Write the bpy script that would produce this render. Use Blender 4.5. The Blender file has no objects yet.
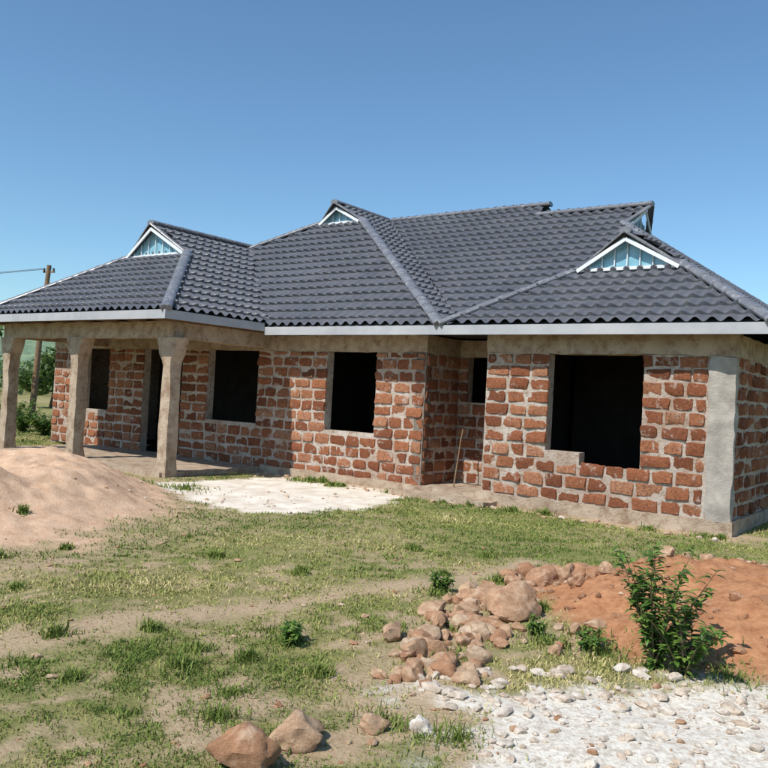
import bpy, bmesh, math, random
import numpy as np
from mathutils import Vector, Matrix, noise
random.seed(7); np.random.seed(7)
sc=bpy.context.scene
PH=math.radians(36.4)
A=Vector((-math.cos(PH),math.sin(PH),0)); B=Vector((math.sin(PH),math.cos(PH),0)); C0=Vector((4.61,10.7,0))
def W(s,t,z=0.0): return C0+A*s+B*t+Vector((0,0,z))

# ---------------- numpy noise
def _h(i,j,seed):
    v=np.sin(i*127.1+j*311.7+seed*74.7)*43758.5453
    return v-np.floor(v)
def vn(x,y,seed=0):
    xi=np.floor(x); yi=np.floor(y); fx=x-xi; fy=y-yi
    fx=fx*fx*(3-2*fx); fy=fy*fy*(3-2*fy)
    a=_h(xi,yi,seed);b=_h(xi+1,yi,seed);c=_h(xi,yi+1,seed);d=_h(xi+1,yi+1,seed)
    return (a*(1-fx)+b*fx)*(1-fy)+(c*(1-fx)+d*fx)*fy
def fbm(x,y,seed=0,o=4):
    r=0;am=.5;t=0
    for k in range(o):
        r=r+am*vn(x*2**k+k*17.3,y*2**k-k*9.1,seed+k); t+=am; am*=.5
    return r/t
def sstep(a,b,x):
    t=np.clip((x-a)/(b-a),0,1); return t*t*(3-2*t)

# ---------------- material helpers
def mat(name,rough=.8,spec=.3):
    m=bpy.data.materials.new(name); m.use_nodes=True
    nt=m.node_tree; bs=nt.nodes['Principled BSDF']
    bs.inputs['Roughness'].default_value=rough
    bs.inputs['Specular IOR Level'].default_value=spec
    return m,nt,bs
def N(nt,t,**k):
    n=nt.nodes.new(t)
    for a,b in k.items():
        if a in n.inputs: n.inputs[a].default_value=b
        else: setattr(n,a,b)
    return n
def noisen(nt,scale,detail=5,rough=.6,vec=None):
    n=N(nt,'ShaderNodeTexNoise'); n.inputs['Scale'].default_value=scale
    n.inputs['Detail'].default_value=min(detail,5); n.inputs['Roughness'].default_value=rough
    if vec is None:
        g=N(nt,'ShaderNodeNewGeometry'); vec=g.outputs['Position']
    nt.links.new(vec,n.inputs['Vector']); return n.outputs['Fac']
def ramp(nt,fac,stops):
    r=N(nt,'ShaderNodeValToRGB'); e=r.color_ramp.elements
    while len(e)<len(stops): e.new(.5)
    for k,(p,c) in enumerate(stops):
        e[k].position=p; e[k].color=(c[0],c[1],c[2],1) if not isinstance(c,(int,float)) else (c,c,c,1)
    nt.links.new(fac,r.inputs['Fac']); return r.outputs['Color']
def mix(nt,f,a,b,bt='MIX'):
    n=N(nt,'ShaderNodeMix',data_type='RGBA',blend_type=bt)
    for sock,v in ((n.inputs[0],f),(n.inputs[6],a),(n.inputs[7],b)):
        if hasattr(v,'node'): nt.links.new(v,sock)
        elif isinstance(v,(int,float)): sock.default_value=v
        else: sock.default_value=(v[0],v[1],v[2],1)
    return n.outputs[2]
def bump(nt,bs,h,dist,strength=1):
    b=N(nt,'ShaderNodeBump'); b.inputs['Distance'].default_value=dist; b.inputs['Strength'].default_value=strength
    nt.links.new(h,b.inputs['Height']); nt.links.new(b.outputs[0],bs.inputs['Normal'])
def setc(nt,bs,c): nt.links.new(c,bs.inputs['Base Color'])
def attr(nt,name):
    a=N(nt,'ShaderNodeAttribute'); a.attribute_name=name; return a

def simple(name,c1,c2,scale,rough=.85,bd=.01,bs_scale=30,spec=.25):
    m,nt,bs=mat(name,rough,spec)
    setc(nt,bs,mix(nt,ramp(nt,noisen(nt,scale),[(.3,0.),(.7,1.)]),c1,c2))
    bump(nt,bs,noisen(nt,bs_scale,5,.7),bd)
    return m
# roof
M_roof,nt,bs=mat('roof_tile_metal',.33,.6)
c=mix(nt,ramp(nt,noisen(nt,1.3,4),[(.3,0.),(.7,1.)]),(.078,.082,.098),(.125,.128,.145))
c=mix(nt,ramp(nt,noisen(nt,160,2),[(.5,0.),(.75,.6)]),c,(.21,.215,.23))
c=mix(nt,ramp(nt,noisen(nt,6,5,.7),[(.5,0.),(.75,.35)]),c,(.22,.20,.18))
setc(nt,bs,c); bump(nt,bs,noisen(nt,200,3),.002)
M_under=simple('roof_light_leak_sheet',(.05,.05,.055),(.08,.08,.08),3,.6,.001,30)
M_cap,nt,bs=mat('ridge_cap_metal',.32,.6)
c=mix(nt,ramp(nt,noisen(nt,3,5),[(.3,0.),(.7,1.)]),(.12,.122,.14),(.20,.202,.215))
c=mix(nt,ramp(nt,noisen(nt,9,5,.7),[(.52,0.),(.66,.7)]),c,(.36,.36,.36))
setc(nt,bs,c)
M_fascia=simple('fascia_paint',(.32,.33,.35),(.44,.44,.45),2,.6,.002,40)
M_mortar,nt,bs=mat('mortar',.95,.1)
c=mix(nt,ramp(nt,noisen(nt,3,5),[(.35,0.),(.65,1.)]),(.43,.36,.30),(.60,.53,.46))
c=mix(nt,ramp(nt,noisen(nt,13,5,.7),[(.52,0.),(.63,.7)]),c,(.28,.16,.10))
c=mix(nt,ramp(nt,noisen(nt,1.1,3,.6),[(.45,0.),(.65,.5)]),c,(.36,.22,.15))
setc(nt,bs,c); bump(nt,bs,noisen(nt,22,5,.75),.03)
M_brick,nt,bs=mat('laterite_block',.95,.1)
at=attr(nt,'rnd')
c=ramp(nt,at.outputs['Fac'],[(0,(.19,.068,.036)),(.35,(.30,.105,.052)),(.7,(.39,.155,.078)),(1,(.46,.225,.13))])
c=mix(nt,ramp(nt,noisen(nt,28,5,.75),[(.36,.7),(.55,0.)]),c,(.11,.044,.028))
c=mix(nt,ramp(nt,noisen(nt,60,4,.75),[(.55,0.),(.7,.5)]),c,(.50,.26,.15))
c=mix(nt,ramp(nt,noisen(nt,6,5,.75),[(.57,0.),(.66,.8)]),c,(.52,.43,.36))
setc(nt,bs,c); bump(nt,bs,noisen(nt,40,5,.8),.025)
M_conc,nt,bs=mat('rough_concrete',.9,.2)
c=mix(nt,ramp(nt,noisen(nt,2.5,5),[(.3,0.),(.7,1.)]),(.37,.28,.20),(.52,.42,.32))
c=mix(nt,ramp(nt,noisen(nt,6,5,.75),[(.47,0.),(.64,.8)]),c,(.24,.15,.095))
setc(nt,bs,c); bump(nt,bs,noisen(nt,30,5,.7),.018)
M_conc2=simple('cement_column',(.28,.25,.22),(.45,.41,.36),6,.9,.012,30)
M_white=simple('white_trim',(.62,.64,.66),(.75,.76,.77),3,.5,.001,30)
M_wood=simple('timber',(.16,.10,.06),(.26,.17,.10),8,.8,.004,40)
M_dark=simple('interior_painted_shade',(.03,.024,.02),(.05,.042,.036),3,.95,.01,20)  # near-black base colour stands in for the shade of the unlit rooms
M_glass,nt,bs=mat('gablet_panel',.18,.6)
setc(nt,bs,mix(nt,ramp(nt,noisen(nt,4),[(.4,0.),(.6,1.)]),(.18,.38,.48),(.30,.50,.58)))

# ---------------- mesh helpers
def obj(name,me,m=None,parent=None):
    o=bpy.data.objects.new(name,me); sc.collection.objects.link(o)
    if m: me.materials.append(m)
    if parent: o.parent=parent
    return o
def from_bm(name,bm,m,parent=None,smooth=None,recalc=True):
    if recalc: bmesh.ops.recalc_face_normals(bm,faces=bm.faces[:])
    me=bpy.data.meshes.new(name); bm.to_mesh(me); bm.free()
    if smooth is not None:
        me.polygons.foreach_set('use_smooth',[True]*len(me.polygons))
        me.set_sharp_from_angle(angle=math.radians(smooth))
    return obj(name,me,m,parent)
def hexa(bm,p):
    v=[bm.verts.new(x) for x in p]
    for f in ((0,1,2,3),(4,5,6,7),(0,1,5,4),(1,2,6,5),(2,3,7,6),(3,0,4,7)):
        bm.faces.new([v[i] for i in f])
def lbox(bm,s0,s1,t0,t1,z0,z1):
    hexa(bm,[W(s0,t0,z0),W(s1,t0,z0),W(s1,t1,z0),W(s0,t1,z0),W(s0,t0,z1),W(s1,t0,z1),W(s1,t1,z1),W(s0,t1,z1)])
def beam(bm,p,q,w,h,up=Vector((0,0,1))):
    d=(q-p).normalized(); side=d.cross(up).normalized()*w/2; u=side.cross(d).normalized()*h/2
    hexa(bm,[p-side-u,p+side-u,q+side-u,q-side-u,p-side+u,p+side+u,q+side+u,q-side+u])

house=bpy.data.objects.new('brick_house',None); sc.collection.objects.link(house)

# ---------------- ROOF
ROW=.265; WV=.215
bmU=bmesh.new()
def roof_face(bm_out,poly,plane,ref=(0,0)):
    z0,gs,gt=plane
    pz=lambda s,t:z0+gs*s+gt*t
    bmU.faces.new([bmU.verts.new(W(s,t,pz(s,t)-.014)) for s,t in poly])  # flat sheet added below the tiles to stop sunlight leaking past their waves
    g=math.hypot(gs,gt)
    up=(A*gs+B*gt); up=Vector((up.x,up.y,g*g)); up.normalize()
    hz=Vector((0,0,1)).cross(up).normalized(); nrm=up.cross(hz).normalized()
    if nrm.z<0: nrm=-nrm
    R=W(ref[0],ref[1],pz(*ref))
    P=[W(s,t,pz(s,t)) for s,t in poly]
    ps=[(p-R).dot(hz) for p in P]; qs=[(p-R).dot(up) for p in P]
    i0=math.floor((min(ps)-.1)/WV*8); i1=math.ceil((max(ps)+.1)/WV*8)
    pv=np.arange(i0,i1+1)*(WV/8)
    r0=math.floor(min(qs)/ROW)-1; r1=math.ceil(max(qs)/ROW)+1
    qv=[];hv=[]
    for r in range(r0,r1):
        for f,h in ((0,.046),(.05,.05),(.5,.022),(.98,.0)):
            qv.append((r+f)*ROW); hv.append(h)
    qv=np.array(qv);hv=np.array(hv)
    PP,QQ=np.meshgrid(pv,qv); HH=np.repeat(hv[:,None],len(pv),1)
    wave=(.5+.5*np.cos(2*np.pi*PP/WV))**1.2
    hh=HH*(.6+.7*wave)+wave*.046+ (vn(PP*1.3,QQ*1.3,3)-.5)*.018
    rowi=np.floor(QQ/ROW+.001); hh=hh+(_h(rowi,np.floor(PP/1.1),9)-.5)*.007
    QS=QQ-.06*wave
    Rn=np.array(R);U=np.array(up);H=np.array(hz);Nn=np.array(nrm)
    co=Rn+PP[...,None]*H+QS[...,None]*U+hh[...,None]*Nn
    nq,npv=PP.shape
    co=co.reshape(-1,3)
    idx=np.arange(nq*npv).reshape(nq,npv)
    fa=np.stack([idx[:-1,:-1],idx[:-1,1:],idx[1:,1:],idx[1:,:-1]],-1).reshape(-1,4)
    cen=co[fa].mean(1)
    pc=np.mean([[p.x,p.y] for p in P],0)
    keep=np.ones(len(fa),bool); planes=[]
    for k in range(len(P)):
        a=P[k];b=P[(k+1)%len(P)]
        n=np.array([-(b.y-a.y),(b.x-a.x)]); n/=np.linalg.norm(n)+1e-9
        if np.dot(pc-np.array([a.x,a.y]),n)>0: n=-n
        keep&=((cen[:,:2]-np.array([a.x,a.y]))@n)<.15
        planes.append((a,n))
    fa=fa[keep]
    used,inv=np.unique(fa,return_inverse=True); fa=inv.reshape(-1,4); co=co[used]
    me=bpy.data.meshes.new('t'); me.from_pydata(co.tolist(),[],fa.tolist())
    bm=bmesh.new(); bm.from_mesh(me)
    for a,n in planes:
        bmesh.ops.bisect_plane(bm,geom=bm.verts[:]+bm.edges[:]+bm.faces[:],plane_co=a,plane_no=Vector((n[0],n[1],0)),clear_outer=True)
    bm.to_mesh(me); bm.free(); bm_out.from_mesh(me); bpy.data.meshes.remove(me)
EZ=2.75
kA=.64; KR=.67; KF=.72; KM=.64
pR=(EZ+.5*KR,KR,0)
pAl=(EZ+kA*4.37,-kA,0)
zA=EZ+kA*2.44
pAf=(EZ+kA*.4,0,kA)
pF=(EZ-KF*.3,0,KF)
pM=(EZ-KM*4.4,KM,0)
zF=lambda t:EZ+KF*(t-.3)
tA=.3+(zA-EZ)/KF
sA=-.5+(zA-EZ)/KR
zM=lambda s:EZ+KM*(s-4.4)
vM=lambda s:.3+(s-4.4)*KM/KF
zMb=zM(8.6); KFR=(zMb-EZ)/3.15
pFr=(EZ+KFR*.4,0,KFR)
KL=(zMb-EZ)/6.7
vA=lambda s:.3+(4.37-s)*(tA-.3)/2.44
tR=4.1; tH=.3+(KR*3.4)/KF; zH=EZ+KR*3.4
tE=1.2; sE0=1.1; sE1=2.77; zE=EZ+kA*1.6
bm=bmesh.new()
T=[
 ([(-.5,-.4),(4.37,-.4),(sE1,tE),(sE0,tE)],pAf,(0,-.4)),
 ([(4.37,-.4),(4.37,.3),(sE1,vA(sE1)),(sE1,tE)],pAl,(4.37,0)),
 ([(sE1,tE),(sE1,vA(sE1)),(1.93,tA),(1.93,tE)],pAl,(4.37,0)),
 ([(sE1,tE),(1.93,tE),(1.93,.97)],pAl,(4.37,0)),
 ([(-.5,-.4),(sE0,tE),(sE0,6.9),(-.5,8.5)],pR,(-.5,0)),
 ([(sE0,tE),(sA,tE),(sA,6.0),(sE0,6.9)],pR,(-.5,0)),
 ([(sA,tA),(2.9,tH),(2.9,4.85),(sA,6.0)],pR,(-.5,0)),
 ([(sE0,tE),(sA,.97),(sA,tE)],pR,(-.5,0)),
 ([(4.37,.3),(5,vM(5)),(5,tR),(2.9,tR),(2.9,vA(2.9))],pF,(0,.3)),
 ([(2.9,vA(2.9)),(2.9,tH),(sA-.02,tA)],pF,(0,.3)),
 ([(2.9,tH),(2.9,tR),(2.6,tR)],pF,(0,.3)),
 ([(5,vM(5)),(5,vM(9.2)),(9.2,vM(9.2))],pF,(0,.3)),
 ([(4.4,-.4),(4.4,.3),(8.6,vM(8.6)),(8.6,2.75)],pM,(4.4,0)),
 ([(8.6,2.75),(8.6,vM(8.6)),(9.2,vM(9.2)),(9.2,2.75)],pM,(4.4,0)),
 ([(8.6,2.75),(9.2,2.75),(9.2,2.5)],pM,(4.4,0)),
 ([(4.4,-.4),(8.6,2.75),(9.8,2.75),(16.5,-.4)],pFr,(4.4,-.4)),
]
zT=zM(9.2)
pL1=(zT+KM*9.2,-KM,0); pL2=(zMb+KL*9.8,-KL,0)
T+=[([(9.2,2.5),(9.2,4.6),(9.8,4.6),(9.8,2.75)],pL1,(9.2,0)),
    ([(9.8,2.75),(9.8,5.2),(16.5,8.8),(16.5,-.4)],pL2,(16.5,0))]
PZ=2.82;KP=.665
pc_f=(PZ+KP*2.7,0,KP); pc_r=(PZ-KP*8.3,KP,0); pc_l=(PZ+KP*14.5,-KP,0); zP=PZ+KP*3.1
kp=2.15; q0=8.3+kp; q1=14.5-kp; tp_=-2.7+kp; zPb=PZ+KP*kp
T+=[([(8.3,-2.7),(14.5,-2.7),(q1,tp_),(q0,tp_)],pc_f,(8.3,-2.7)),
    ([(8.3,-2.7),(8.3,-.2),(q0,1.7),(q0,tp_)],pc_r,(8.3,0)),
    ([(q0,tp_),(q0,1.7),(11.4,2.35),(11.4,tp_)],pc_r,(8.3,0)),
    ([(q0,tp_),(11.4,tp_),(11.4,tp_-.2)],pc_r,(8.3,0)),
    ([(14.5,-2.7),(14.5,-.2),(q1,1.7),(q1,tp_)],pc_l,(14.5,0)),
    ([(q1,tp_),(q1,1.7),(11.4,2.35),(11.4,tp_)],pc_l,(14.5,0)),
    ([(q1,tp_),(11.4,tp_),(11.4,tp_-.2)],pc_l,(14.5,0))]
zR2=zF(tR); tL=vM(9.2)
pBk=(zT-.02+.72*tL,0,-.72); pBk2=(zR2+.72*tR,0,-.72)
T+=[([(5,tL),(9.8,tL),(16.5,8.8),(5,8.8)],pBk,(5,8.8)),
    ([(2.9,tR),(5,tR),(5,8.5),(-.5,8.5),(2.9,4.85)],pBk2,(0,8.5))]
for p,pl,rf in T: roof_face(bm,p,pl,rf)
from_bm('roof_tiles',bm,M_roof,house,35,False)
from_bm('roof_light_leak_sheet',bmU,M_under,house,None,False)

bm=bmesh.new()
def caps(p,q,r=.08,lift=.045,L=.38):
    d=q-p; n=max(1,round(d.length/L)); dn=d.normalized()
    side=dn.cross(Vector((0,0,1))).normalized(); up=side.cross(dn).normalized()
    for i in range(n):
        a=p+d*(i/n)-dn*.03; b=p+d*((i+1)/n)
        rings=[]
        for c,rr in ((a,r*1.04),(a+dn*.035,r*1.08),(a+dn*.06,r*1.01),(b,r*.96)):
            ring=[]
            for k in range(9):
                an=math.pi*(-.16+1.32*k/8)
                ring.append(bm.verts.new(c+side*math.cos(an)*rr*1.25+up*(math.sin(an)*rr*.75+lift)))
            rings.append(ring)
        for u,v in zip(rings,rings[1:]):
            for k in range(8): bm.faces.new([u[k],u[k+1],v[k+1],v[k]])
        bm.faces.new(rings[0][::-1]); bm.faces.new(rings[-1])
c=caps
c(W(-.5,-.4,EZ),W(sE0,tE,zE+.03)); c(W(4.37,-.4,EZ),W(sE1,tE,zE)); c(W(1.93,.97,zA),W(1.93,tA,zA))
c(W(sA,tA,zA),W(2.9,tH,zH),.075); c(W(2.6,tR,zR2),W(5,tR,zR2)); c(W(4.95,tL,zT-.01),W(9.2,tL,zT-.01))
c(W(4.4,-.4,EZ),W(8.6,2.75,zMb),.085); c(W(16.5,-.4,EZ),W(9.8,2.75,zMb)); c(W(9.2,2.5,zT),W(9.2,tL,zT))
c(W(8.3,-2.7,PZ),W(q0,tp_,zPb)); c(W(14.5,-2.7,PZ),W(q1,tp_,zPb)); c(W(11.4,tp_-.2,zP),W(11.4,2.35,zP))
c(W(-.5,8.5,EZ),W(2.9,4.85,zH))
for p,q in ((W(sE0,tE,zE),W(1.93,.97,zA)),(W(sE1,tE,zE),W(1.93,.97,zA)),(W(8.6,2.75,zMb),W(9.2,2.5,zT)),(W(9.8,2.75,zMb),W(9.2,2.5,zT)),
            (W(q0,tp_,zPb),W(11.4,tp_-.2,zP)),(W(q1,tp_,zPb),W(11.4,tp_-.2,zP)),(W(2.9,tH,zH),W(2.6,tR,zR2)),(W(2.9,4.85,zH),W(2.6,tR,zR2))):
    c(p,q,.05,.02)
from_bm('ridge_caps',bm,M_cap,house,40)
bm=bmesh.new()
for p,q in ((W(4.4,.3,EZ),W(9.2,tL,zT-.03)),(W(4.37,.3,EZ),W(1.93,tA,zA)),(W(8.3,-.32,PZ),W(11.2,1.95,4.68))):
    beam(bm,p+Vector((0,0,.03)),q+Vector((0,0,.03)),.13,.05)
from_bm('valley_flashing',bm,simple('valley_metal',(.06,.062,.07),(.1,.1,.11),4,.4,.002,30),house)
def gablet(l,r,ap,out,nb):
    bm=bmesh.new()
    v=[bm.verts.new(x) for x in (l,r,ap)]; bm.faces.new(v)
    from_bm('gablet_glass',bm,M_glass,house)
    bm=bmesh.new(); o=out*.03
    beam(bm,l+o,r+o,.04,.05)
    dn=Vector((0,0,-.06))
    o2=out*.17
    beam(bm,l+o2*.4+dn*.3,ap+o2+dn,.025,.06); beam(bm,r+o2*.4+dn*.3,ap+o2+dn,.025,.06)
    base=(l+r)/2
    for i in range(1,nb):
        f=i/nb; x=l.lerp(r,f); hgt=(ap.z-base.z)*(1-abs(2*f-1))
        if hgt>.10: beam(bm,x+o,x+o+Vector((0,0,hgt-.06)),.016,.016,up=A if abs(out.dot(A))<.5 else B)
    from_bm('gablet_frame',bm,M_white,house)
gablet(W(sE0+.02,tE-.04,zE+.02),W(sE1-.02,tE-.04,zE+.02),W(1.93,tE-.04,zA-.02),-B,8)
gablet(W(8.62,2.72,zMb),W(9.78,2.72,zMb),W(9.2,2.72,zT-.02),-B,6)
gablet(W(q0+.02,tp_-.03,zPb+.02),W(q1-.02,tp_-.03,zPb+.02),W(11.4,tp_-.03,zP-.02),-B,8)
gablet(W(2.87,tH+.02,zH-.03),W(2.87,4.83,zH-.03),W(2.87,tR,zR2-.02),-A,7)
bm=bmesh.new()
bm.faces.new([bm.verts.new(x) for x in (W(5,3,zF(3)-.04),W(5,tL,zT-.06),W(5,7.9,3.3),W(5,7.9,2.9),W(5,3,2.9))])
bm.faces.new([bm.verts.new(x) for x in (W(8.4,2.33,2.8),W(11.4,2.33,zP-.03),W(14.4,2.33,2.8))])
from_bm('roof_infill',bm,M_roof,house)
bm=bmesh.new()
def fas(s0,t0,s1,t1,z,h=.15): beam(bm,W(s0,t0,z-h/2),W(s1,t1,z-h/2),.03,h)
fas(-.52,-.42,8.27,-.42,EZ+.01); fas(-.53,-.40,-.53,8.5,EZ+.012)
fas(8.28,-2.72,8.28,-.435,PZ+.012); fas(8.265,-2.73,14.53,-2.73,PZ+.01); fas(14.52,-2.71,14.52,-.2,PZ+.012)
fas(14.54,-.42,16.52,-.42,EZ+.01); fas(16.53,-.40,16.53,8.8,EZ+.012)
from_bm('fascia_boards',bm,M_fascia,house)
bm=bmesh.new()
for s in list(np.arange(.4,3.7,.6))+list(np.arange(5.3,8.1,.6)):
    beam(bm,W(s,-.39,2.66),W(s,.02,2.88),.05,.10)
s=8.7
while s<14.4:
    beam(bm,W(s,-2.68,2.73),W(s,.2,2.73),.05,.10); s+=.8
from_bm('rafters',bm,M_wood,house)

# ---------------- WALLS
bmM=bmesh.new(); bmB=bmesh.new(); lay=bmB.faces.layers.float.new('rnd')
def block(O,D,Nn,x0,x1,z0,z1):
    j=lambda a=.010: random.uniform(-a,a)
    m=max(3,int((x1-x0)/.055))
    us=[0,.035]+[k/m for k in range(1,m)]+[.965,1]; ws=[0,.07,.36,.66,.93,1]
    nx=len(us)-1; nz=len(ws)-1
    c00=(x0+j(),z0+j());c10=(x1+j(),z0+j());c01=(x0+j(),z1+j());c11=(x1+j(),z1+j())
    r=random.random(); bul=random.uniform(.006,.034); seed=random.uniform(0,100)
    tx,tz=random.uniform(-.03,.03),random.uniform(-.05,.03)
    cr=[random.uniform(0,.024) if random.random()<.45 else 0 for _ in range(4)]
    vs=[]
    for i,v in enumerate(ws):
        row=[]
        for k,u in enumerate(us):
            x=(c00[0]*(1-u)+c10[0]*u)*(1-v)+(c01[0]*(1-u)+c11[0]*u)*v
            z=(c00[1]*(1-u)+c10[1]*u)*(1-v)+(c01[1]*(1-u)+c11[1]*u)*v
            edge=(k in(0,nx)) or (i in(0,nz))
            n1=noise.noise(Vector((x*11+seed,z*11,seed))); n2=noise.noise(Vector((x*11,z*11+seed,5)))
            x+=n1*.016; z+=n2*.014
            ci=(0 if u<.5 else 1)+(0 if v<.5 else 2)
            cw=max(0,abs(u-.5)*2-.75)*4*max(0,abs(v-.5)*2-.5)*2
            x+=(1 if u<.5 else -1)*cr[ci]*min(1,cw); z+=(1 if v<.5 else -1)*cr[ci]*min(1,cw)
            if edge: d=-.014
            else:
                near=(k in(1,nx-1)) or (i in(1,nz-1))
                d=bul*(.65 if near else 1)+n1*.016+(u-.5)*tx+(v-.5)*tz
                n3=noise.noise(Vector((x*26+seed,z*26,1))); d+=n3*.010
            row.append(bmB.verts.new(O+D*x+Nn*d+Vector((0,0,z))))
        vs.append(row)
    for i in range(nz):
        for k in range(nx):
            f=bmB.faces.new([vs[i][k],vs[i][k+1],vs[i+1][k+1],vs[i+1][k]]); f[lay]=r
def wall(O,D,Nn,L,H,ops,th=.2,blocks=True,z0=0.0,skip0=0,skip1=0,RH=.20):
    def bx(x0,x1,a,b):
        if x1-x0<.01 or b-a<.01: return
        p=[O+D*x0,O+D*x1,O+D*x1-Nn*th,O+D*x0-Nn*th]
        hexa(bmM,[q+Vector((0,0,a)) for q in p]+[q+Vector((0,0,b)) for q in p])
    cuts=sorted(set([0,L]+[o[0] for o in ops]+[o[1] for o in ops]))
    for a,b in zip(cuts,cuts[1:]):
        mid=(a+b)/2; oz=sorted((o[2],o[3]) for o in ops if o[0]<mid<o[1])
        z=z0
        for lo_,hi_ in oz:
            bx(a,b,z,lo_); z=max(z,hi_)
        bx(a,b,z,H)
    if not blocks: return
    z=z0; r=0
    while z<H-.08:
        rh=RH*random.uniform(.96,1.05); zt=min(z+rh,H)
        if H-zt<.07: zt=H
        segs=[(skip0,L-skip1)]
        for o in ops:
            if zt-.05>o[2] and z+.05<o[3]:
                ns=[]
                for a,b in segs:
                    if o[0]>a and o[0]<b: ns.append((a,o[0]))
                    if o[1]<b and o[1]>a: ns.append((o[1],b))
                    if o[1]<=a or o[0]>=b: ns.append((a,b))
                segs=ns
        for a,b in segs:
            x=a-(random.uniform(.1,.22) if r%2 and a==skip0 else 0)
            while x<b-.06:
                w=random.uniform(.27,.42)
                if b-(x+w)<.14: w=b-x
                xa=max(x,a)
                if x+w-xa>.08:
                    g=random.uniform(.009,.024)
                    e0=-.01 if xa==a and a>skip0 else g; e1=-.01 if abs(x+w-b)<1e-6 and b<L-skip1 else g
                    block(O,D,Nn,xa+e0,min(x+w,b)-e1,z+random.uniform(.007,.019),zt-random.uniform(.007,.019))
                x+=w
        z=zt; r+=1
BH=2.36
wall(W(0,0),A,-B,3.71,BH,[(1.2,2.65,.9,BH),(1.2,2.1,.72,.9)],z0=.16,skip0=.32)
wall(W(0,0),B,-A,7.6,BH,[],z0=.16,skip0=.10)
wall(W(3.71,.2),B,A,1.1,BH,[],z0=.1)
wall(W(3.71,1.3),A,-B,1.29,BH,[(.72,1.12,1.55,BH)],z0=.1)
wall(W(5.0,.2),B,-A,1.1,BH,[],z0=.1)
wall(W(5.0,.2),A,-B,11.2,BH,[(1.05,2.22,.9,BH),(4.0,5.5,.9,BH),(6.3,7.65,.05,BH),(8.9,9.95,.9,BH)],z0=.03)
wall(W(16.2,.2),B,A,8.0,BH,[],z0=.0)
wall(W(0,7.6),A,B,16.2,BH,[],z0=.0,blocks=False)
from_bm('mortar_walls',bmM,M_mortar,house)
me=bpy.data.meshes.new('laterite_blocks'); bmB.to_mesh(me); bmB.free()
me.polygons.foreach_set('use_smooth',[True]*len(me.polygons)); me.set_sharp_from_angle(angle=math.radians(40))
obj('laterite_blocks',me,M_brick,house)
bm=bmesh.new()
def rough_box(s0,s1,t0,t1,z0,z1,amp=.012,step=.18):
    tmp=bmesh.new()
    hexa(tmp,[Vector(p) for p in ((s0,t0,z0),(s1,t0,z0),(s1,t1,z0),(s0,t1,z0),(s0,t0,z1),(s1,t0,z1),(s1,t1,z1),(s0,t1,z1))])
    for ax,(a,b) in enumerate(((s0,s1),(t0,t1),(z0,z1))):
        n=int((b-a)/step)
        for k in range(1,n):
            no=Vector((0,0,0)); no[ax]=1; co=Vector((0,0,0)); co[ax]=a+(b-a)*k/n
            bmesh.ops.bisect_plane(tmp,geom=tmp.verts[:]+tmp.edges[:]+tmp.faces[:],plane_co=co,plane_no=no)
    for v in tmp.verts:
        q=v.co*4
        v.co+=Vector((noise.noise(q),noise.noise(q+Vector((9,0,0))),noise.noise(q+Vector((0,9,0)))))*amp*1.6
        v.co=W(v.co.x,v.co.y,v.co.z)
    m=bpy.data.meshes.new('t'); tmp.to_mesh(m); tmp.free(); bm.from_mesh(m); bpy.data.meshes.remove(m)
rough_box(-.015,3.72,-.018,.21,BH,2.66,.018,.12)
rough_box(3.73,4.99,1.28,1.5,BH,2.66)
rough_box(3.52,3.725,.215,1.27,BH,2.66)
rough_box(4.985,5.2,.41,1.5,BH,2.66)
rough_box(4.98,16.21,.182,.4,BH,2.66)
rough_box(-.018,.2,.22,7.35,BH,2.66)
rough_box(16.0,16.22,.41,7.35,BH,2.66)
rough_box(-.018,16.22,7.38,7.62,BH,2.80)
rough_box(-.05,3.76,-.07,.0,-.15,.17,.03,.1)
rough_box(-.06,.0,-.06,7.6,-.15,.17,.02)
rough_box(3.74,5.1,.1,1.28,-.15,.10,.02)
rough_box(3.4,5.2,-.45,.1,-.15,.05,.03)
rough_box(5.1,8.74,.10,.2,-.15,.11,.02)
rough_box(8.75,14.4,-2.3,.19,-.2,.06,.02)
rough_box(8.68,14.25,-2.22,-2.0,2.40,2.70)
rough_box(8.69,8.91,-1.99,.17,2.40,2.70)
rough_box(14.0,14.22,-1.99,.17,2.40,2.70)
from_bm('concrete_ring_beam_and_plinth',bm,M_conc,house,50)
bm=bmesh.new(); rough_box(-.035,.30,-.035,.10,.17,BH-.005,.026,.1)
from_bm('corner_column',bm,M_conc2,house,50)
def column(s,t):
    bm=bmesh.new()
    prof=[(-.15,.15),(.1,.145),(.25,.13),(.5,.128),(.8,.125),(1.1,.122),(1.4,.12),(1.7,.12),(1.9,.12),(2.02,.135),(2.12,.19),(2.26,.235),(2.38,.27),(2.41,.28)]
    rings=[]
    for z,h in prof:
        ring=[]
        n=6
        for side in range(4):
            for k in range(n):
                u=-1+2*k/n
                p=[(u,-1),(1,u),(-u,1),(-1,-u)][side]
                q=Vector((s*3+p[0],t*3+p[1],z*5))
                hs=h; ht=min(h,.145)
                dx=noise.noise(q)*.022; dy=noise.noise(q+Vector((7,0,0)))*.022
                f=1-.06*(abs(p[0])*abs(p[1]))
                ring.append(bm.verts.new(W(s+p[0]*hs*f+dx,t+p[1]*ht*f+dy,z)))
        rings.append(ring)
    for a,b in zip(rings,rings[1:]):
        for k in range(len(a)): bm.faces.new([a[k],a[(k+1)%len(a)],b[(k+1)%len(a)],b[k]])
    bm.faces.new(rings[0]);bm.faces.new(rings[-1])
    from_bm('porch_column',bm,M_conc,house,40)
column(8.82,-2.1);column(11.6,-2.1);column(14.1,-2.1)
bm=bmesh.new()
lbox(bm,.22,15.9,.45,7.3,-.1,.03)
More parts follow.
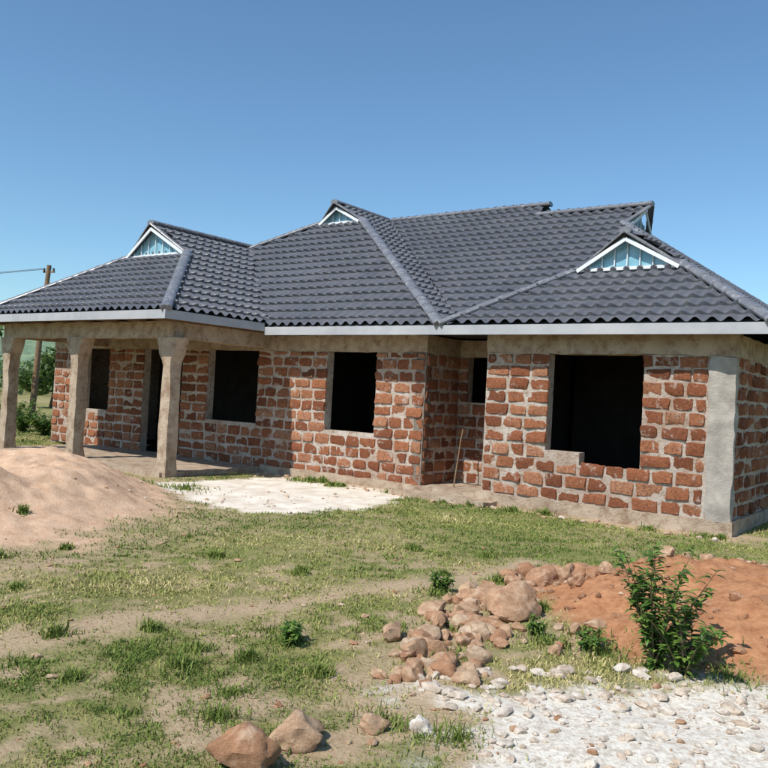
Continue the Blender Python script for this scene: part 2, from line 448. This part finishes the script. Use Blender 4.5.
lbox(bm,.25,3.5,3.0,3.2,.03,2.68); lbox(bm,3.51,4.99,2.6,2.8,.03,2.68); lbox(bm,5.0,15.9,3.2,3.4,.03,2.68); lbox(bm,5.25,5.4,1.6,3.19,.03,2.68); lbox(bm,8.5,8.65,.45,3.19,.03,2.68)
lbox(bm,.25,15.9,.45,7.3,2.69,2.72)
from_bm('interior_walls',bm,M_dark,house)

# ---------------- GROUND
def poly_sd(x,y,P):
    d=np.full(x.shape,1e9); ins=np.zeros(x.shape,bool)
    n=len(P)
    for i in range(n):
        ax,ay=P[i];bx,by=P[(i+1)%n]
        ex,ey=bx-ax,by-ay; wx,wy=x-ax,y-ay
        t=np.clip((wx*ex+wy*ey)/(ex*ex+ey*ey),0,1)
        d=np.minimum(d,np.hypot(wx-ex*t,wy-ey*t))
        c=((ay>y)!=(by>y))&(x<(bx-ax)*(y-ay)/((by-ay)if by!=ay else 1e-9)+ax)
        ins^=c
    return np.where(ins,-d,d)
def line_d(x,y,P):
    d=np.full(x.shape,1e9)
    for (ax,ay),(bx,by) in zip(P,P[1:]):
        ex,ey=bx-ax,by-ay; wx,wy=x-ax,y-ay
        t=np.clip((wx*ex+wy*ey)/(ex*ex+ey*ey),0,1)
        d=np.minimum(d,np.hypot(wx-ex*t,wy-ey*t))
    return d
SLAB=[(-3.9,13.2),(-1.7,15.3),(.6,13.4),(.1,12.2),(-1.0,10.6),(-1.7,10.7),(-2.7,11.5)]
PATH=[(-5,3.9),(-2.3,4.9),(-1.6,5.65),(-.56,6.3),(.6,7.2),(1.5,8.2)]
GRAV=[(.35,4.5),(.9,4.72),(1.6,4.9),(2.6,4.75),(4.5,4.4),(4,2.0),(.6,2.2),(.35,3.6)]
def masks(x,y):
    n=fbm(x*1.1,y*1.1,11); n2=fbm(x*4,y*4,5); n3=fbm(x*11,y*11,8,3)
    e=(n-.5)*1.2+(n2-.5)*.7+(n3-.5)*.5
    rs=np.hypot((x+5.0)/2.6,(y-10.5)/3.6); sand=sstep(1.08,.78,rs+e*.45)
    rr=np.hypot((x-3.1)/1.85,(y-6.5)/1.75); soil=sstep(1.05,.85,rr+e*.35)
    slab=sstep(.15,-.1,poly_sd(x,y,SLAB)+e*.5)
    grav=sstep(.15,-.15,poly_sd(x,y,GRAV)+e*.7)*sstep(1.0,1.1,rr+.1)
    path=sstep(.40,.02,line_d(x,y,PATH)+e*.4)
    bare=sstep(.47,.61,fbm(x*.7+3,y*.7,21)*.42+n2*.32+n3*.26)
    bare=np.maximum(bare*(.9-.5*sstep(7,9,y)),path*.95)
    trail=sstep(.5,.15,line_d(x,y,[(.85,6.9),(.35,5.1),(.2,4.5)])+e*.4)
    bare=np.maximum(bare,trail*.7)
    bare=np.maximum(bare,sstep(1.45,1.1,rs+e*.4)*.6)
    base=(C0.x,C0.y)
    ss=(x-base[0])*A.x+(y-base[1])*A.y; tt=(x-base[0])*B.x+(y-base[1])*B.y
    strip=sstep(-.6,-.15,tt+e*.6)*sstep(.6,.2,tt)*sstep(-1,0,ss)*sstep(9,8.5,ss)
    bare=np.maximum(bare,strip)
    return sand,soil,slab,grav,bare
def height(x,y):
    rs=np.hypot((x+5.0)/2.6,(y-10.5)/3.6); rr=np.hypot((x-3.1)/1.85,(y-6.5)/1.75)
    n=fbm(x*1.3,y*1.3,31)-.5; n2=fbm(x*6,y*6,33,3)-.5; n3=fbm(x*16,y*16,35,2)-.5
    h=.60*sstep(0,.75,1-rs)*(.85+.8*n)+ .36*sstep(0,.7,1-rr)*(.9+.9*n)
    h=h+n*.07*sstep(14,10,y)+n2*.025*(1+3*sstep(.0,.4,1-rr)+1.6*sstep(0,.3,1-rs))+n3*.02*(sstep(-.1,.2,1-rr)+.3+.5*sstep(0,.3,1-rs))
    return h-.03
def graded(c0,c1,step,far):
    mid=list(np.arange(c0,c1,step)); out=[];d=step;v=c1
    while v<far: out.append(v); d*=1.22; v+=d
    out.append(far); lo=[];d=step;v=c0
    while v>-far: d*=1.22; v-=d; lo.append(max(v,-far))
    return np.array(sorted(set(lo+mid+out)))
xs=graded(-7,6,.05,900); ys=graded(2.2,15,.05,900)
X,Y=np.meshgrid(xs,ys)
Z=height(X,Y)
co=np.stack([X,Y,Z],-1).reshape(-1,3); ny,nx=X.shape
idx=np.arange(nx*ny).reshape(ny,nx)
fa=np.stack([idx[:-1,:-1],idx[:-1,1:],idx[1:,1:],idx[1:,:-1]],-1).reshape(-1,4)
me=bpy.data.meshes.new('ground')
me.vertices.add(len(co)); me.vertices.foreach_set('co',co.ravel())
me.loops.add(len(fa)*4); me.loops.foreach_set('vertex_index',fa.ravel().astype(np.int32))
me.polygons.add(len(fa)); me.polygons.foreach_set('loop_start',np.arange(0,len(fa)*4,4,dtype=np.int32))
me.update(calc_edges=True)
me.polygons.foreach_set('use_smooth',[True]*len(me.polygons))
sand,soil,slab,grav,bare=[m.ravel() for m in masks(X,Y)]
a1=me.color_attributes.new('mk1','FLOAT_COLOR','POINT'); a1.data.foreach_set('color',np.stack([sand,soil,grav,np.ones_like(sand)],-1).ravel())
a2=me.color_attributes.new('mk2','FLOAT_COLOR','POINT'); a2.data.foreach_set('color',np.stack([slab,bare,bare*0,np.ones_like(sand)],-1).ravel())
M_g,nt,bs=mat('ground_soil_and_grass',.97,.1)
s1=N(nt,'ShaderNodeSeparateColor'); nt.links.new(attr(nt,'mk1').outputs['Color'],s1.inputs[0])
s2=N(nt,'ShaderNodeSeparateColor'); nt.links.new(attr(nt,'mk2').outputs['Color'],s2.inputs[0])
fine=noisen(nt,40,5,.75); medn=noisen(nt,5,5,.7); big=noisen(nt,.5,4)
g=mix(nt,ramp(nt,medn,[(.35,0.),(.65,1.)]),(.18,.19,.06),(.34,.29,.13))
g=mix(nt,ramp(nt,big,[(.4,0.),(.65,.5)]),g,(.16,.20,.055))
g=mix(nt,ramp(nt,fine,[(.35,.5),(.5,0.)]),g,(.11,.09,.045))
dirt=mix(nt,ramp(nt,fine,[(.3,0.),(.7,1.)]),(.36,.24,.145),(.60,.46,.31))
c=mix(nt,s2.outputs[1],g,dirt)
c=mix(nt,s1.outputs[0],c,mix(nt,ramp(nt,noisen(nt,7,5,.75),[(.3,0.),(.7,1.)]),(.52,.32,.20),(.74,.52,.36)))
c=mix(nt,s1.outputs[1],c,mix(nt,ramp(nt,noisen(nt,9,5,.75),[(.3,0.),(.7,1.)]),(.32,.13,.06),(.58,.30,.155)))
c=mix(nt,s1.outputs[2],c,mix(nt,ramp(nt,noisen(nt,26,5,.75),[(.35,0.),(.55,1.)]),(.52,.43,.34),(.84,.78,.68)))
c=mix(nt,s2.outputs[0],c,mix(nt,ramp(nt,noisen(nt,3,5,.7),[(.35,0.),(.6,1.)]),(.66,.55,.43),(.85,.77,.66)))
setc(nt,bs,c); bump(nt,bs,fine,.016)
obj('ground',me,M_g)

def gh(x,y): return float(height(np.array([x]),np.array([y]))[0])
# ---------------- GRASS blades
M_gr,nt,bs=mat('grass_blade',.7,.2)
at=attr(nt,'gc')
c=ramp(nt,at.outputs['Fac'],[(0,(.08,.135,.022)),(.35,(.18,.23,.05)),(.65,(.33,.32,.10)),(1,(.54,.45,.22))])
setc(nt,bs,c)
def grass(name,n,xr,yr,hmin,hmax,centers=None):
    if centers is None:
        u=np.random.rand(n); y=yr[0]*(yr[1]/yr[0])**u
        hw=.56*y+.7
        x=(np.random.rand(n)*2-1)*hw
        sel=(x>xr[0])&(x<xr[1]); x=x[sel];y=y[sel]
    else:
        cs=np.array(centers); k=np.random.randint(0,len(cs),n)
        r=np.abs(np.random.randn(n))*cs[k,2]; th=np.random.rand(n)*2*np.pi
        x=cs[k,0]+r*np.cos(th); y=cs[k,1]+r*np.sin(th)
    sand,soil,slab,grav,bare=masks(x,y)
    dens=(1-sand*1.0)*(1-soil)*(1-slab)*(1-grav)*(1-.92*bare)
    patch=fbm(x*2.2,y*2.2,41)*.5+fbm(x*9,y*9,43,2)*.5
    if centers is None:
        dens*=.16+.84*sstep(.38,.60,patch+.05*sstep(7,9,y))
        keep=np.random.rand(len(x))<dens
        ss=(x-C0.x)*A.x+(y-C0.y)*A.y; tt=(x-C0.x)*B.x+(y-C0.y)*B.y
        keep&=~((ss>-.1)&(ss<16.4)&(tt>-.15)&(tt<8))&~((ss>8.6)&(ss<14.5)&(tt>-2.5)&(tt<1))
        x=x[keep];y=y[keep];patch=patch[keep]
    n=len(x); z=height(x,y)-.005
    cl=fbm(x*3,y*3,77)
    L=(hmin+(hmax-hmin)*np.random.rand(n)**2.2)*(.4+1.2*cl)*(1+.03*y)
    wd=(.0020+.0016*np.random.rand(n))*(1+.16*np.maximum(y-3,0))
    th=np.random.rand(n)*2*np.pi; ln=np.random.rand(n)*1.2*L; ph=np.random.rand(n)*2*np.pi
    dx=np.cos(th)*wd;dy=np.sin(th)*wd
    p0=np.stack([x-dx,y-dy,z],-1);p1=np.stack([x+dx,y+dy,z],-1)
    mx=x+np.cos(ph)*ln*.35;my=y+np.sin(ph)*ln*.35
    p2=np.stack([mx+dx*.8,my+dy*.8,z+L*.55],-1);p3=np.stack([mx-dx*.8,my-dy*.8,z+L*.55],-1)
    p4=np.stack([x+np.cos(ph)*ln,y+np.sin(ph)*ln,z+L*(.95-.25*(ln/L))],-1)
    co=np.stack([p0,p1,p2,p3,p4],1).reshape(-1,3)
    b=np.arange(n)[:,None]*5
    li=np.concatenate([b+np.array([[0,1,2,3]]),b+np.array([[3,2,4]])],1).ravel().astype(np.int32)
    ls=(np.arange(n)[:,None]*7+np.array([[0,4]])).ravel().astype(np.int32)
    me=bpy.data.meshes.new(name); me.vertices.add(len(co)); me.vertices.foreach_set('co',co.ravel())
    me.loops.add(len(li)); me.loops.foreach_set('vertex_index',li)
    me.polygons.add(2*n); me.polygons.foreach_set('loop_start',ls); me.update(calc_edges=True)
    gc=np.random.rand(n)*.6+.14+(fbm(x*.9,y*.9,55)-.45)*1.5-.13*sstep(7,9,y)+(.55-patch)*.8
    if centers is not None: gc=np.random.rand(n)*.5
    a=me.attributes.new('gc','FLOAT','POINT'); a.data.foreach_set('value',np.repeat(np.clip(gc,0,1),5))
    return obj(name,me,M_gr)
grass('grass',700000,(-12,12),(2.9,26),.010,.038)
tufts=[(.55,6.75,.10),(-.53,5.3,.07),(1.55,5.35,.25),(1.2,5.6,.2),(.7,5.9,.12),(.45,3.9,.12),(.1,4.1,.1),(.55,5.2,.12),(2.2,5.0,.15),(.25,3.4,.12),(-3.0,12.6,.3)]
for i in range(26):
    y=random.uniform(3.4,9); tufts.append((random.uniform(-.5,.3)*y,y,random.uniform(.03,.08)))
for i in range(16):
    p=W(random.uniform(-.3,7.5),random.gauss(-.35,.08)); tufts.append((p.x,p.y,random.uniform(.04,.12)))
grass('grass_tufts',15000,(-9,9),(3,9),.025,.095,centers=tufts)

# ---------------- ROCKS
M_rock,nt,bs=mat('field_stone',.92,.15)
at=attr(nt,'rc')
c=ramp(nt,at.outputs['Fac'],[(0,(.28,.12,.06)),(.4,(.47,.26,.15)),(.75,(.58,.42,.28)),(1,(.82,.76,.67))])
c=mix(nt,ramp(nt,noisen(nt,18,5,.75),[(.38,.55),(.58,0.)]),c,(.24,.125,.07))
c=mix(nt,ramp(nt,noisen(nt,9,5,.7),[(.52,0.),(.72,.6)]),c,(.62,.50,.37))
setc(nt,bs,c); bump(nt,bs,noisen(nt,50,5,.8),.012)
_ico={}
def ico(sub):
    if sub not in _ico:
        b=bmesh.new(); bmesh.ops.create_icosphere(b,subdivisions=sub,radius=1)
        _ico[sub]=(np.array([v.co[:] for v in b.verts]),np.array([[v.index for v in f.verts] for f in b.faces])); b.free()
    return _ico[sub]
def rocks(name,items,sub,m=None):
    V,F=ico(sub); cs=[];fs=[];rc=[];off=0
    for (x,y,r,col,flat) in items:
        sd=random.uniform(0,99); st=np.array([random.uniform(.8,1.4),random.uniform(.65,1.0),random.uniform(.55,.9)*flat])
        P=V.copy()
        for _ in range(11):
            n=np.random.randn(3);n/=np.linalg.norm(n); d=random.uniform(.55,.88)
            e=P@n-d; P=P-np.outer(np.where(e>0,e,0),n)*.95
        dis=np.array([noise.noise(Vector((p[0]*1.6+sd,p[1]*1.6,p[2]*1.6))) *.22+noise.noise(Vector((p[0]*5+sd,p[1]*5,p[2]*5)))*.08 for p in P])
        P=P*(1+dis)[:,None]*st
        an=random.uniform(0,6.3); c_,s_=math.cos(an),math.sin(an)
        P=P@np.array([[c_,s_,0],[-s_,c_,0],[0,0,1]])
        P=P*r*1.15+np.array([x,y,gh(x,y)+r*st[2]*.5])
        cs.append(P);fs.append(F+off);off+=len(V);rc+= [col]*len(V)
    cs=np.concatenate(cs);fs=np.concatenate(fs)
    me=bpy.data.meshes.new(name); me.from_pydata(cs.tolist(),[],fs.tolist())
    a=me.attributes.new('rc','FLOAT','POINT'); a.data.foreach_set('value',rc)
    me.polygons.foreach_set('use_smooth',[True]*len(me.polygons)); me.set_sharp_from_angle(angle=math.radians(32))
    return obj(name,me,m or M_rock)
ru=random.uniform
for (x,y,r,cc) in ((-.31,3.80,.11,.62),(-.53,3.52,.12,.3),(.03,3.98,.06,.6),(1.07,6.24,.18,.5),(1.5,7.3,.15,.4),(1.72,7.35,.12,.55),(.80,6.55,.10,.45),(.24,4.75,.07,.5),(.27,4.0,.05,1)):
    rocks('boulder',[(x,y,r,cc,1.1)],4)
it=[]
for i in range(125):
    f=random.random(); x=.92-.66*f+random.gauss(0,.17); y=6.9-2.35*f+random.gauss(0,.16)
    it.append((x,y,(.025+.078*random.random()**1.5)*(1 if f<.8 else .7),ru(.3,.8),1))
for i in range(34): it.append((ru(1.2,2.1),7.35+random.gauss(0,.22),ru(.03,.11),ru(.2,.7),1))
for i in range(34): it.append((ru(2.3,4.6),7.5+random.gauss(0,.22),ru(.03,.10),ru(.2,.7),1))
for i in range(14): it.append((ru(.9,1.7),ru(5.3,6.0),ru(.02,.06),ru(.2,.8),1))
rocks('rock_pile',it,3)
it=[]
for i in range(1600):
    x=ru(.2,3.4); y=ru(2.6,5.1)
    if masks(np.array([x]),np.array([y]))[3][0]>random.random()*.9: it.append((x,y,.006+.032*random.random()**4,ru(.85,1.0) if random.random()<.93 else ru(.3,.7),.8))
for i in range(110): it.append((ru(.2,2.6),random.gauss(4.7,.2),ru(.012,.05),ru(.85,1),.8))
rocks('gravel',it,2)
it=[]
for i in range(600):
    y=3*(4.2**random.random()); x=ru(-1,1)*.5*y
    m=masks(np.array([x]),np.array([y]))
    if random.random()<.25+.75*m[4][0]+.6*m[1][0]: it.append((x,y,.006+.022*random.random()**3,ru(.2,.8),.8))
for i in range(130):
    s_=ru(0,8.5); p=W(s_,random.gauss(-.35,.18)); it.append((p.x,p.y,ru(.012,.05),ru(.4,1),.8))
for i in range(260):
    a=ru(0,6.28); r=ru(.1,1)**.5; it.append((3.1+math.cos(a)*r*1.7,6.5+math.sin(a)*r*1.6,.008+.04*random.random()**2,ru(0,.45),.9))
for i in range(90): it.append((ru(-3.6,.2),ru(10.7,13.5),.008+.025*random.random()**2,ru(.6,1),.8))
rocks('pebbles',it,2)

# ---------------- FOLIAGE
def leafmat(name,c1,c2,c3):
    m,nt,bs=mat(name,.5,.35)
    at=attr(nt,'lc'); setc(nt,bs,ramp(nt,at.outputs['Fac'],[(0,c1),(.6,c2),(1,c3)]))
    tr=N(nt,'ShaderNodeBsdfTranslucent'); nt.links.new(bs.inputs['Base Color'].links[0].from_socket,tr.inputs['Color'])
    mx=N(nt,'ShaderNodeMixShader'); mx.inputs[0].default_value=.25
    out=[n for n in nt.nodes if n.type=='OUTPUT_MATERIAL'][0]
    nt.links.new(bs.outputs[0],mx.inputs[1]); nt.links.new(tr.outputs[0],mx.inputs[2]); nt.links.new(mx.outputs[0],out.inputs[0])
    return m
M_leaf=leafmat('shrub_leaf',(.05,.11,.02),(.11,.21,.035),(.24,.31,.07))
M_tree=leafmat('tree_leaf',(.035,.075,.015),(.08,.14,.03),(.16,.21,.05))
M_far=leafmat('distant_leaf_hazed',(.09,.15,.06),(.16,.23,.09),(.24,.29,.12))  # paler greens: aerial haze put into the far foliage colour
M_stem=simple('stem_bark',(.10,.075,.04),(.16,.12,.07),10,.8,.002,60)
def tube(bm,pts,rad,seg=6):
    rings=[]
    for i,p in enumerate(pts):
        d=(pts[min(i+1,len(pts)-1)]-pts[max(i-1,0)]).normalized()
        s=d.cross(Vector((.3,.9,.2))).normalized(); u=s.cross(d)
        rings.append([bm.verts.new(p+(s*math.cos(a)+u*math.sin(a))*rad[i]) for a in [2*math.pi*k/seg for k in range(seg)]])
    for a,b in zip(rings,rings[1:]):
        for k in range(seg): bm.faces.new([a[k],a[(k+1)%seg],b[(k+1)%seg],b[k]])
    bm.faces.new(rings[-1])
def leaf(bm,lay,p,d,L,w,col,curl=.25):
    d=d.normalized(); s=d.cross(Vector((0,0,1)))
    if s.length<.1: s=Vector((1,0,0))
    s.normalize(); n=s.cross(d).normalized()
    c0=bm.verts.new(p)
    L1=bm.verts.new(p+d*L*.35+s*w*.5+n*L*.05); R1=bm.verts.new(p+d*L*.35-s*w*.5+n*L*.05); m1=bm.verts.new(p+d*L*.4-n*L*.01)
    L2=bm.verts.new(p+d*L*.7+s*w*.4-n*L*.03); R2=bm.verts.new(p+d*L*.7-s*w*.4-n*L*.03); tp=bm.verts.new(p+d*L-n*L*curl)
    m2=bm.verts.new(p+d*L*.72-n*L*.07)
    for f in ((c0,L1,m1),(c0,m1,R1),(L1,L2,m2,m1),(m1,m2,R2,R1),(L2,tp,m2),(m2,tp,R2)):
        ff=bm.faces.new(f); ff[lay]=col
def shrub(name,x,y,hgt,nst,spread,ll,lm=None):
    root=bpy.data.objects.new(name,None); sc.collection.objects.link(root)
    bs_=bmesh.new(); bl=bmesh.new(); lay=bl.faces.layers.float.new('lc')
    base=Vector((x,y,gh(x,y)))
    for i in range(nst):
        a=ru(0,6.28); tip=base+Vector((math.cos(a)*spread*ru(.2,1),math.sin(a)*spread*ru(.2,1),hgt*ru(.5,1)))
        midp=base.lerp(tip,.5)+Vector((ru(-.03,.03),ru(-.03,.03),hgt*.06))
        st=[base+Vector((ru(-.03,.03),ru(-.03,.03),-.02))]
        n=8
        for k in range(1,n+1):
            f=k/n; p=base.lerp(midp,f*2) if f<.5 else midp.lerp(tip,f*2-1)
            st.append(p+Vector((ru(-.006,.006),)*3))
        tube(bs_,st,[.006*(1-.7*k/n) for k in range(n+1)],5)
        for k in range(1,n+1):
            for _ in range(6 if k>2 else 3):
                az=ru(0,6.28); d=Vector((math.cos(az),math.sin(az),ru(-.25,.75)))
                leaf(bl,lay,st[k].lerp(st[k-1],random.random()),d,ll*ru(.6,1.15),ll*ru(.32,.45),random.random(),ru(.05,.4))
    from_bm('stems',bs_,M_stem,root)
    me=bpy.data.meshes.new('leaves'); bl.to_mesh(me); bl.free(); obj('leaves',me,lm or M_leaf,root)
shrub('shrub',1.80,5.15,.80,22,.36,.085)
shrub('shrub',1.93,5.0,.42,11,.32,.075)
shrub('weed_plant',-.53,5.3,.13,9,.10,.06)
shrub('weed_plant',.55,6.8,.16,8,.12,.06)
shrub('weed_plant',-5.3,13.2,.25,12,.3,.07)
shrub('weed_plant',1.45,5.5,.14,9,.22,.05)
shrub('weed_plant',1.15,5.75,.12,7,.15,.05)

def tree(name,x,y,H,cr,nleaf,ls,parent=None):
    root=bpy.data.objects.new(name,None); sc.collection.objects.link(root)
    bt=bmesh.new(); base=Vector((x,y,0)); tips=[]
    top=base+Vector((ru(-.3,.3),ru(-.3,.3),H*.55))
    tube(bt,[base+Vector((0,0,-.2)),base.lerp(top,.5)+Vector((.1,0,0)),top],[H*.035,H*.025,H*.018],8)
    for i in range(9):
        a=i*2.4+ru(-.3,.3); st=base.lerp(top,ru(.5,1)); e=st+Vector((math.cos(a)*cr*ru(.4,.9),math.sin(a)*cr*ru(.4,.9),H*ru(.08,.42)))
        tube(bt,[st,st.lerp(e,.5)+Vector((0,0,.1)),e],[H*.013,H*.008,H*.004],5); tips.append(e); tips.append(st.lerp(e,.6))
    from_bm('trunk',bt,M_stem,root)
    tp=np.array([t[:] for t in tips]); k=np.random.randint(0,len(tp),nleaf)
    cr_=cr*.30*(.6+.8*np.random.rand(len(tp)))
    d=np.random.randn(nleaf,3); d/=np.linalg.norm(d,axis=1)[:,None]
    p=tp[k]+d*(cr_[k]*(np.random.rand(nleaf)**.45))[:,None]*np.array([1,1,.7])
    u=np.random.randn(nleaf,3);u/=np.linalg.norm(u,axis=1)[:,None]; v=np.cross(u,np.random.randn(nleaf,3)); v/=np.linalg.norm(v,axis=1)[:,None]
    L=ls*(.6+.8*np.random.rand(nleaf))[:,None]
    co=np.stack([p-u*L*.5,p+v*L*.25,p+u*L*.5,p-v*L*.25],1).reshape(-1,3)
    me=bpy.data.meshes.new('leaves'); me.from_pydata(co.tolist(),[],np.arange(nleaf*4).reshape(-1,4).tolist())
    a=me.attributes.new('lc','FLOAT','FACE'); a.data.foreach_set('value',np.clip(np.random.rand(nleaf)*.7+.3*np.random.rand(len(tp))[k],0,1))
    obj('crown',me,M_tree,root)
tree('tree',-15.2,27,4.8,2.2,5000,.2)
tree('tree',-18.5,30,5.0,3.0,5000,.25)
tree('tree',-18.0,44,3.0,2.4,4000,.3)
tree('tree',28,40,6,3.5,4000,.35)
for bx_,by_,bh in ((-10.6,24,.7),(-11.8,26,.9),(-9.5,23,.6),(-13,25,.8)):
    shrub('bush',bx_,by_,bh,26,.8,.16)
n=50000
ang=np.random.rand(n)*np.pi*1.2-.1*np.pi
dist=75+50*np.random.rand(n); cl=np.floor(ang*26)+np.floor(dist/14)*50
cx=_h(cl,cl*0+3,1); hh=1.2+2.6*_h(cl,cl*0,2)
ca=(np.floor(ang*26)+.2+.6*cx)/26; cd=75+np.floor((dist-75)/14)*14+6*cx
d=np.random.randn(n,3); d/=np.linalg.norm(d,axis=1)[:,None]; rad=(2.6+1.8*cx)
p=np.stack([np.cos(ca)*cd,np.sin(ca)*cd,hh*.55],-1)+d*(np.random.rand(n)**.4)[:,None]*np.stack([rad*1.3,rad*1.3,hh*.55],-1)
u=np.random.randn(n,3);u/=np.linalg.norm(u,axis=1)[:,None]; v=np.cross(u,np.random.randn(n,3)); v/=np.linalg.norm(v,axis=1)[:,None]
co=np.stack([p-u*.35,p+v*.25,p+u*.35,p-v*.25],1).reshape(-1,3)
me=bpy.data.meshes.new('distant_trees'); me.from_pydata(co.tolist(),[],np.arange(n*4).reshape(-1,4).tolist())
a=me.attributes.new('lc','FLOAT','FACE'); a.data.foreach_set('value',np.clip(np.random.rand(n)*.6+.4*cx,0,1))
obj('distant_trees',me,M_far)
M_hill,nt,bs=mat('hill_vegetation_hazed',1,.05)
c=mix(nt,ramp(nt,noisen(nt,.03,5,.7),[(.35,0.),(.65,1.)]),(.13,.20,.13),(.23,.29,.18))  # hill greens lightened to carry aerial haze in the colour
c=mix(nt,ramp(nt,noisen(nt,.15,4,.7),[(.48,0.),(.6,.6)]),c,(.08,.14,.09))
setc(nt,bs,c)
na,nr=240,24
vs=[];fs=[]
for i in range(nr):
    for k in range(na):
        an=math.pi*(-.15+1.3*k/(na-1)); r=380+i*26
        prof=math.sin(math.pi*min(1,i/(nr-1)))
        hgt=(28+22*noise.fractal(Vector((an*2.2,0,3)),1,2,4)+ 34*max(0,math.cos((an-2.0)*1.6)))*prof+5*noise.noise(Vector((math.cos(an)*r*.02,math.sin(an)*r*.02,0)))*prof
        vs.append((math.cos(an)*r,math.sin(an)*r,hgt-1))
for i in range(nr-1):
    for k in range(na-1): a=i*na+k; fs.append((a,a+1,a+na+1,a+na))
me=bpy.data.meshes.new('hills'); me.from_pydata(vs,[],fs); me.polygons.foreach_set('use_smooth',[True]*len(fs)); obj('hills',me,M_hill)

root=bpy.data.objects.new('utility_pole',None); sc.collection.objects.link(root)
bm=bmesh.new(); tube(bm,[Vector((-12.95,30,-.3)),Vector((-12.8,30,3)),Vector((-12.6,30,5.75))],[.12,.10,.08],10)
from_bm('pole',bm,M_wood,root,40)
bm=bmesh.new(); beam(bm,Vector((-12.85,30.1,5.5)),Vector((-12.35,29.9,5.5)),.05,.06)
from_bm('crossarm',bm,M_wood,root)
bm=bmesh.new()
for dx,zz in ((-.2,5.58),(.2,5.58)):
    tube(bm,[Vector((-12.6+dx,30-dx*.3,zz-.08)),Vector((-12.6+dx,30-dx*.3,zz+.06))],[.04,.03],8)
    q=Vector((-45+dx,34,6.2)); p=Vector((-12.6+dx,30-dx*.3,zz+.05))
    tube(bm,[p.lerp(q,f)-Vector((0,0,1.2*4*f*(1-f))) for f in [k/12 for k in range(13)]],[.009]*13,4)
from_bm('insulators_and_wires',bm,simple('cable_black',(.03,.03,.03),(.05,.05,.05),3,.6,.001,20),root)
bm=bmesh.new(); tube(bm,[W(4.55,.55,.1),W(4.59,.78,.9),W(4.6,1.05,1.7)],[.014,.012,.010],8)
from_bm('timber_prop',bm,M_wood,None,40)

# ---------------- CAMERA / LIGHT
cam=bpy.data.cameras.new('cam'); co_=bpy.data.objects.new('camera',cam); sc.collection.objects.link(co_)
cam.sensor_width=36; cam.lens=812/768*36; cam.clip_end=3000
co_.matrix_world=Matrix.Translation((0,0,1.6))@Matrix.Rotation(math.radians(90.78),4,'X')@Matrix.Rotation(math.radians(3.0),4,'Z')
sc.camera=co_
EL=math.radians(50)
hd=(-B*1.0+A*.16).normalized(); to=Vector((hd.x*math.cos(EL),hd.y*math.cos(EL),math.sin(EL)))
l=bpy.data.lights.new('sun','SUN'); l.energy=5.0; l.angle=math.radians(.5); l.color=(1,.955,.88)
lo=bpy.data.objects.new('sun',l); sc.collection.objects.link(lo); lo.rotation_euler=to.to_track_quat('Z','Y').to_euler()
w=bpy.data.worlds.new('World'); sc.world=w; w.use_nodes=True; nt=w.node_tree
sk=nt.nodes.new('ShaderNodeTexSky'); sk.sky_type='NISHITA'; sk.sun_disc=False; sk.sun_elevation=EL; sk.sun_rotation=math.atan2(hd.x,hd.y)%(2*math.pi)
sk.air_density=1.0; sk.dust_density=.5; sk.ozone_density=1.0; sk.altitude=200
bg=nt.nodes['Background']; bg.inputs[1].default_value=.125
mx=nt.nodes.new('ShaderNodeMix'); mx.data_type='RGBA'; mx.blend_type='MULTIPLY'; mx.inputs[0].default_value=1
nt.links.new(sk.outputs[0],mx.inputs[6]); mx.inputs[7].default_value=(.82,1.08,1.20,1)
nt.links.new(mx.outputs[2],bg.inputs[0])
sc.view_settings.view_transform='Standard'; sc.view_settings.look='None'; sc.view_settings.exposure=0
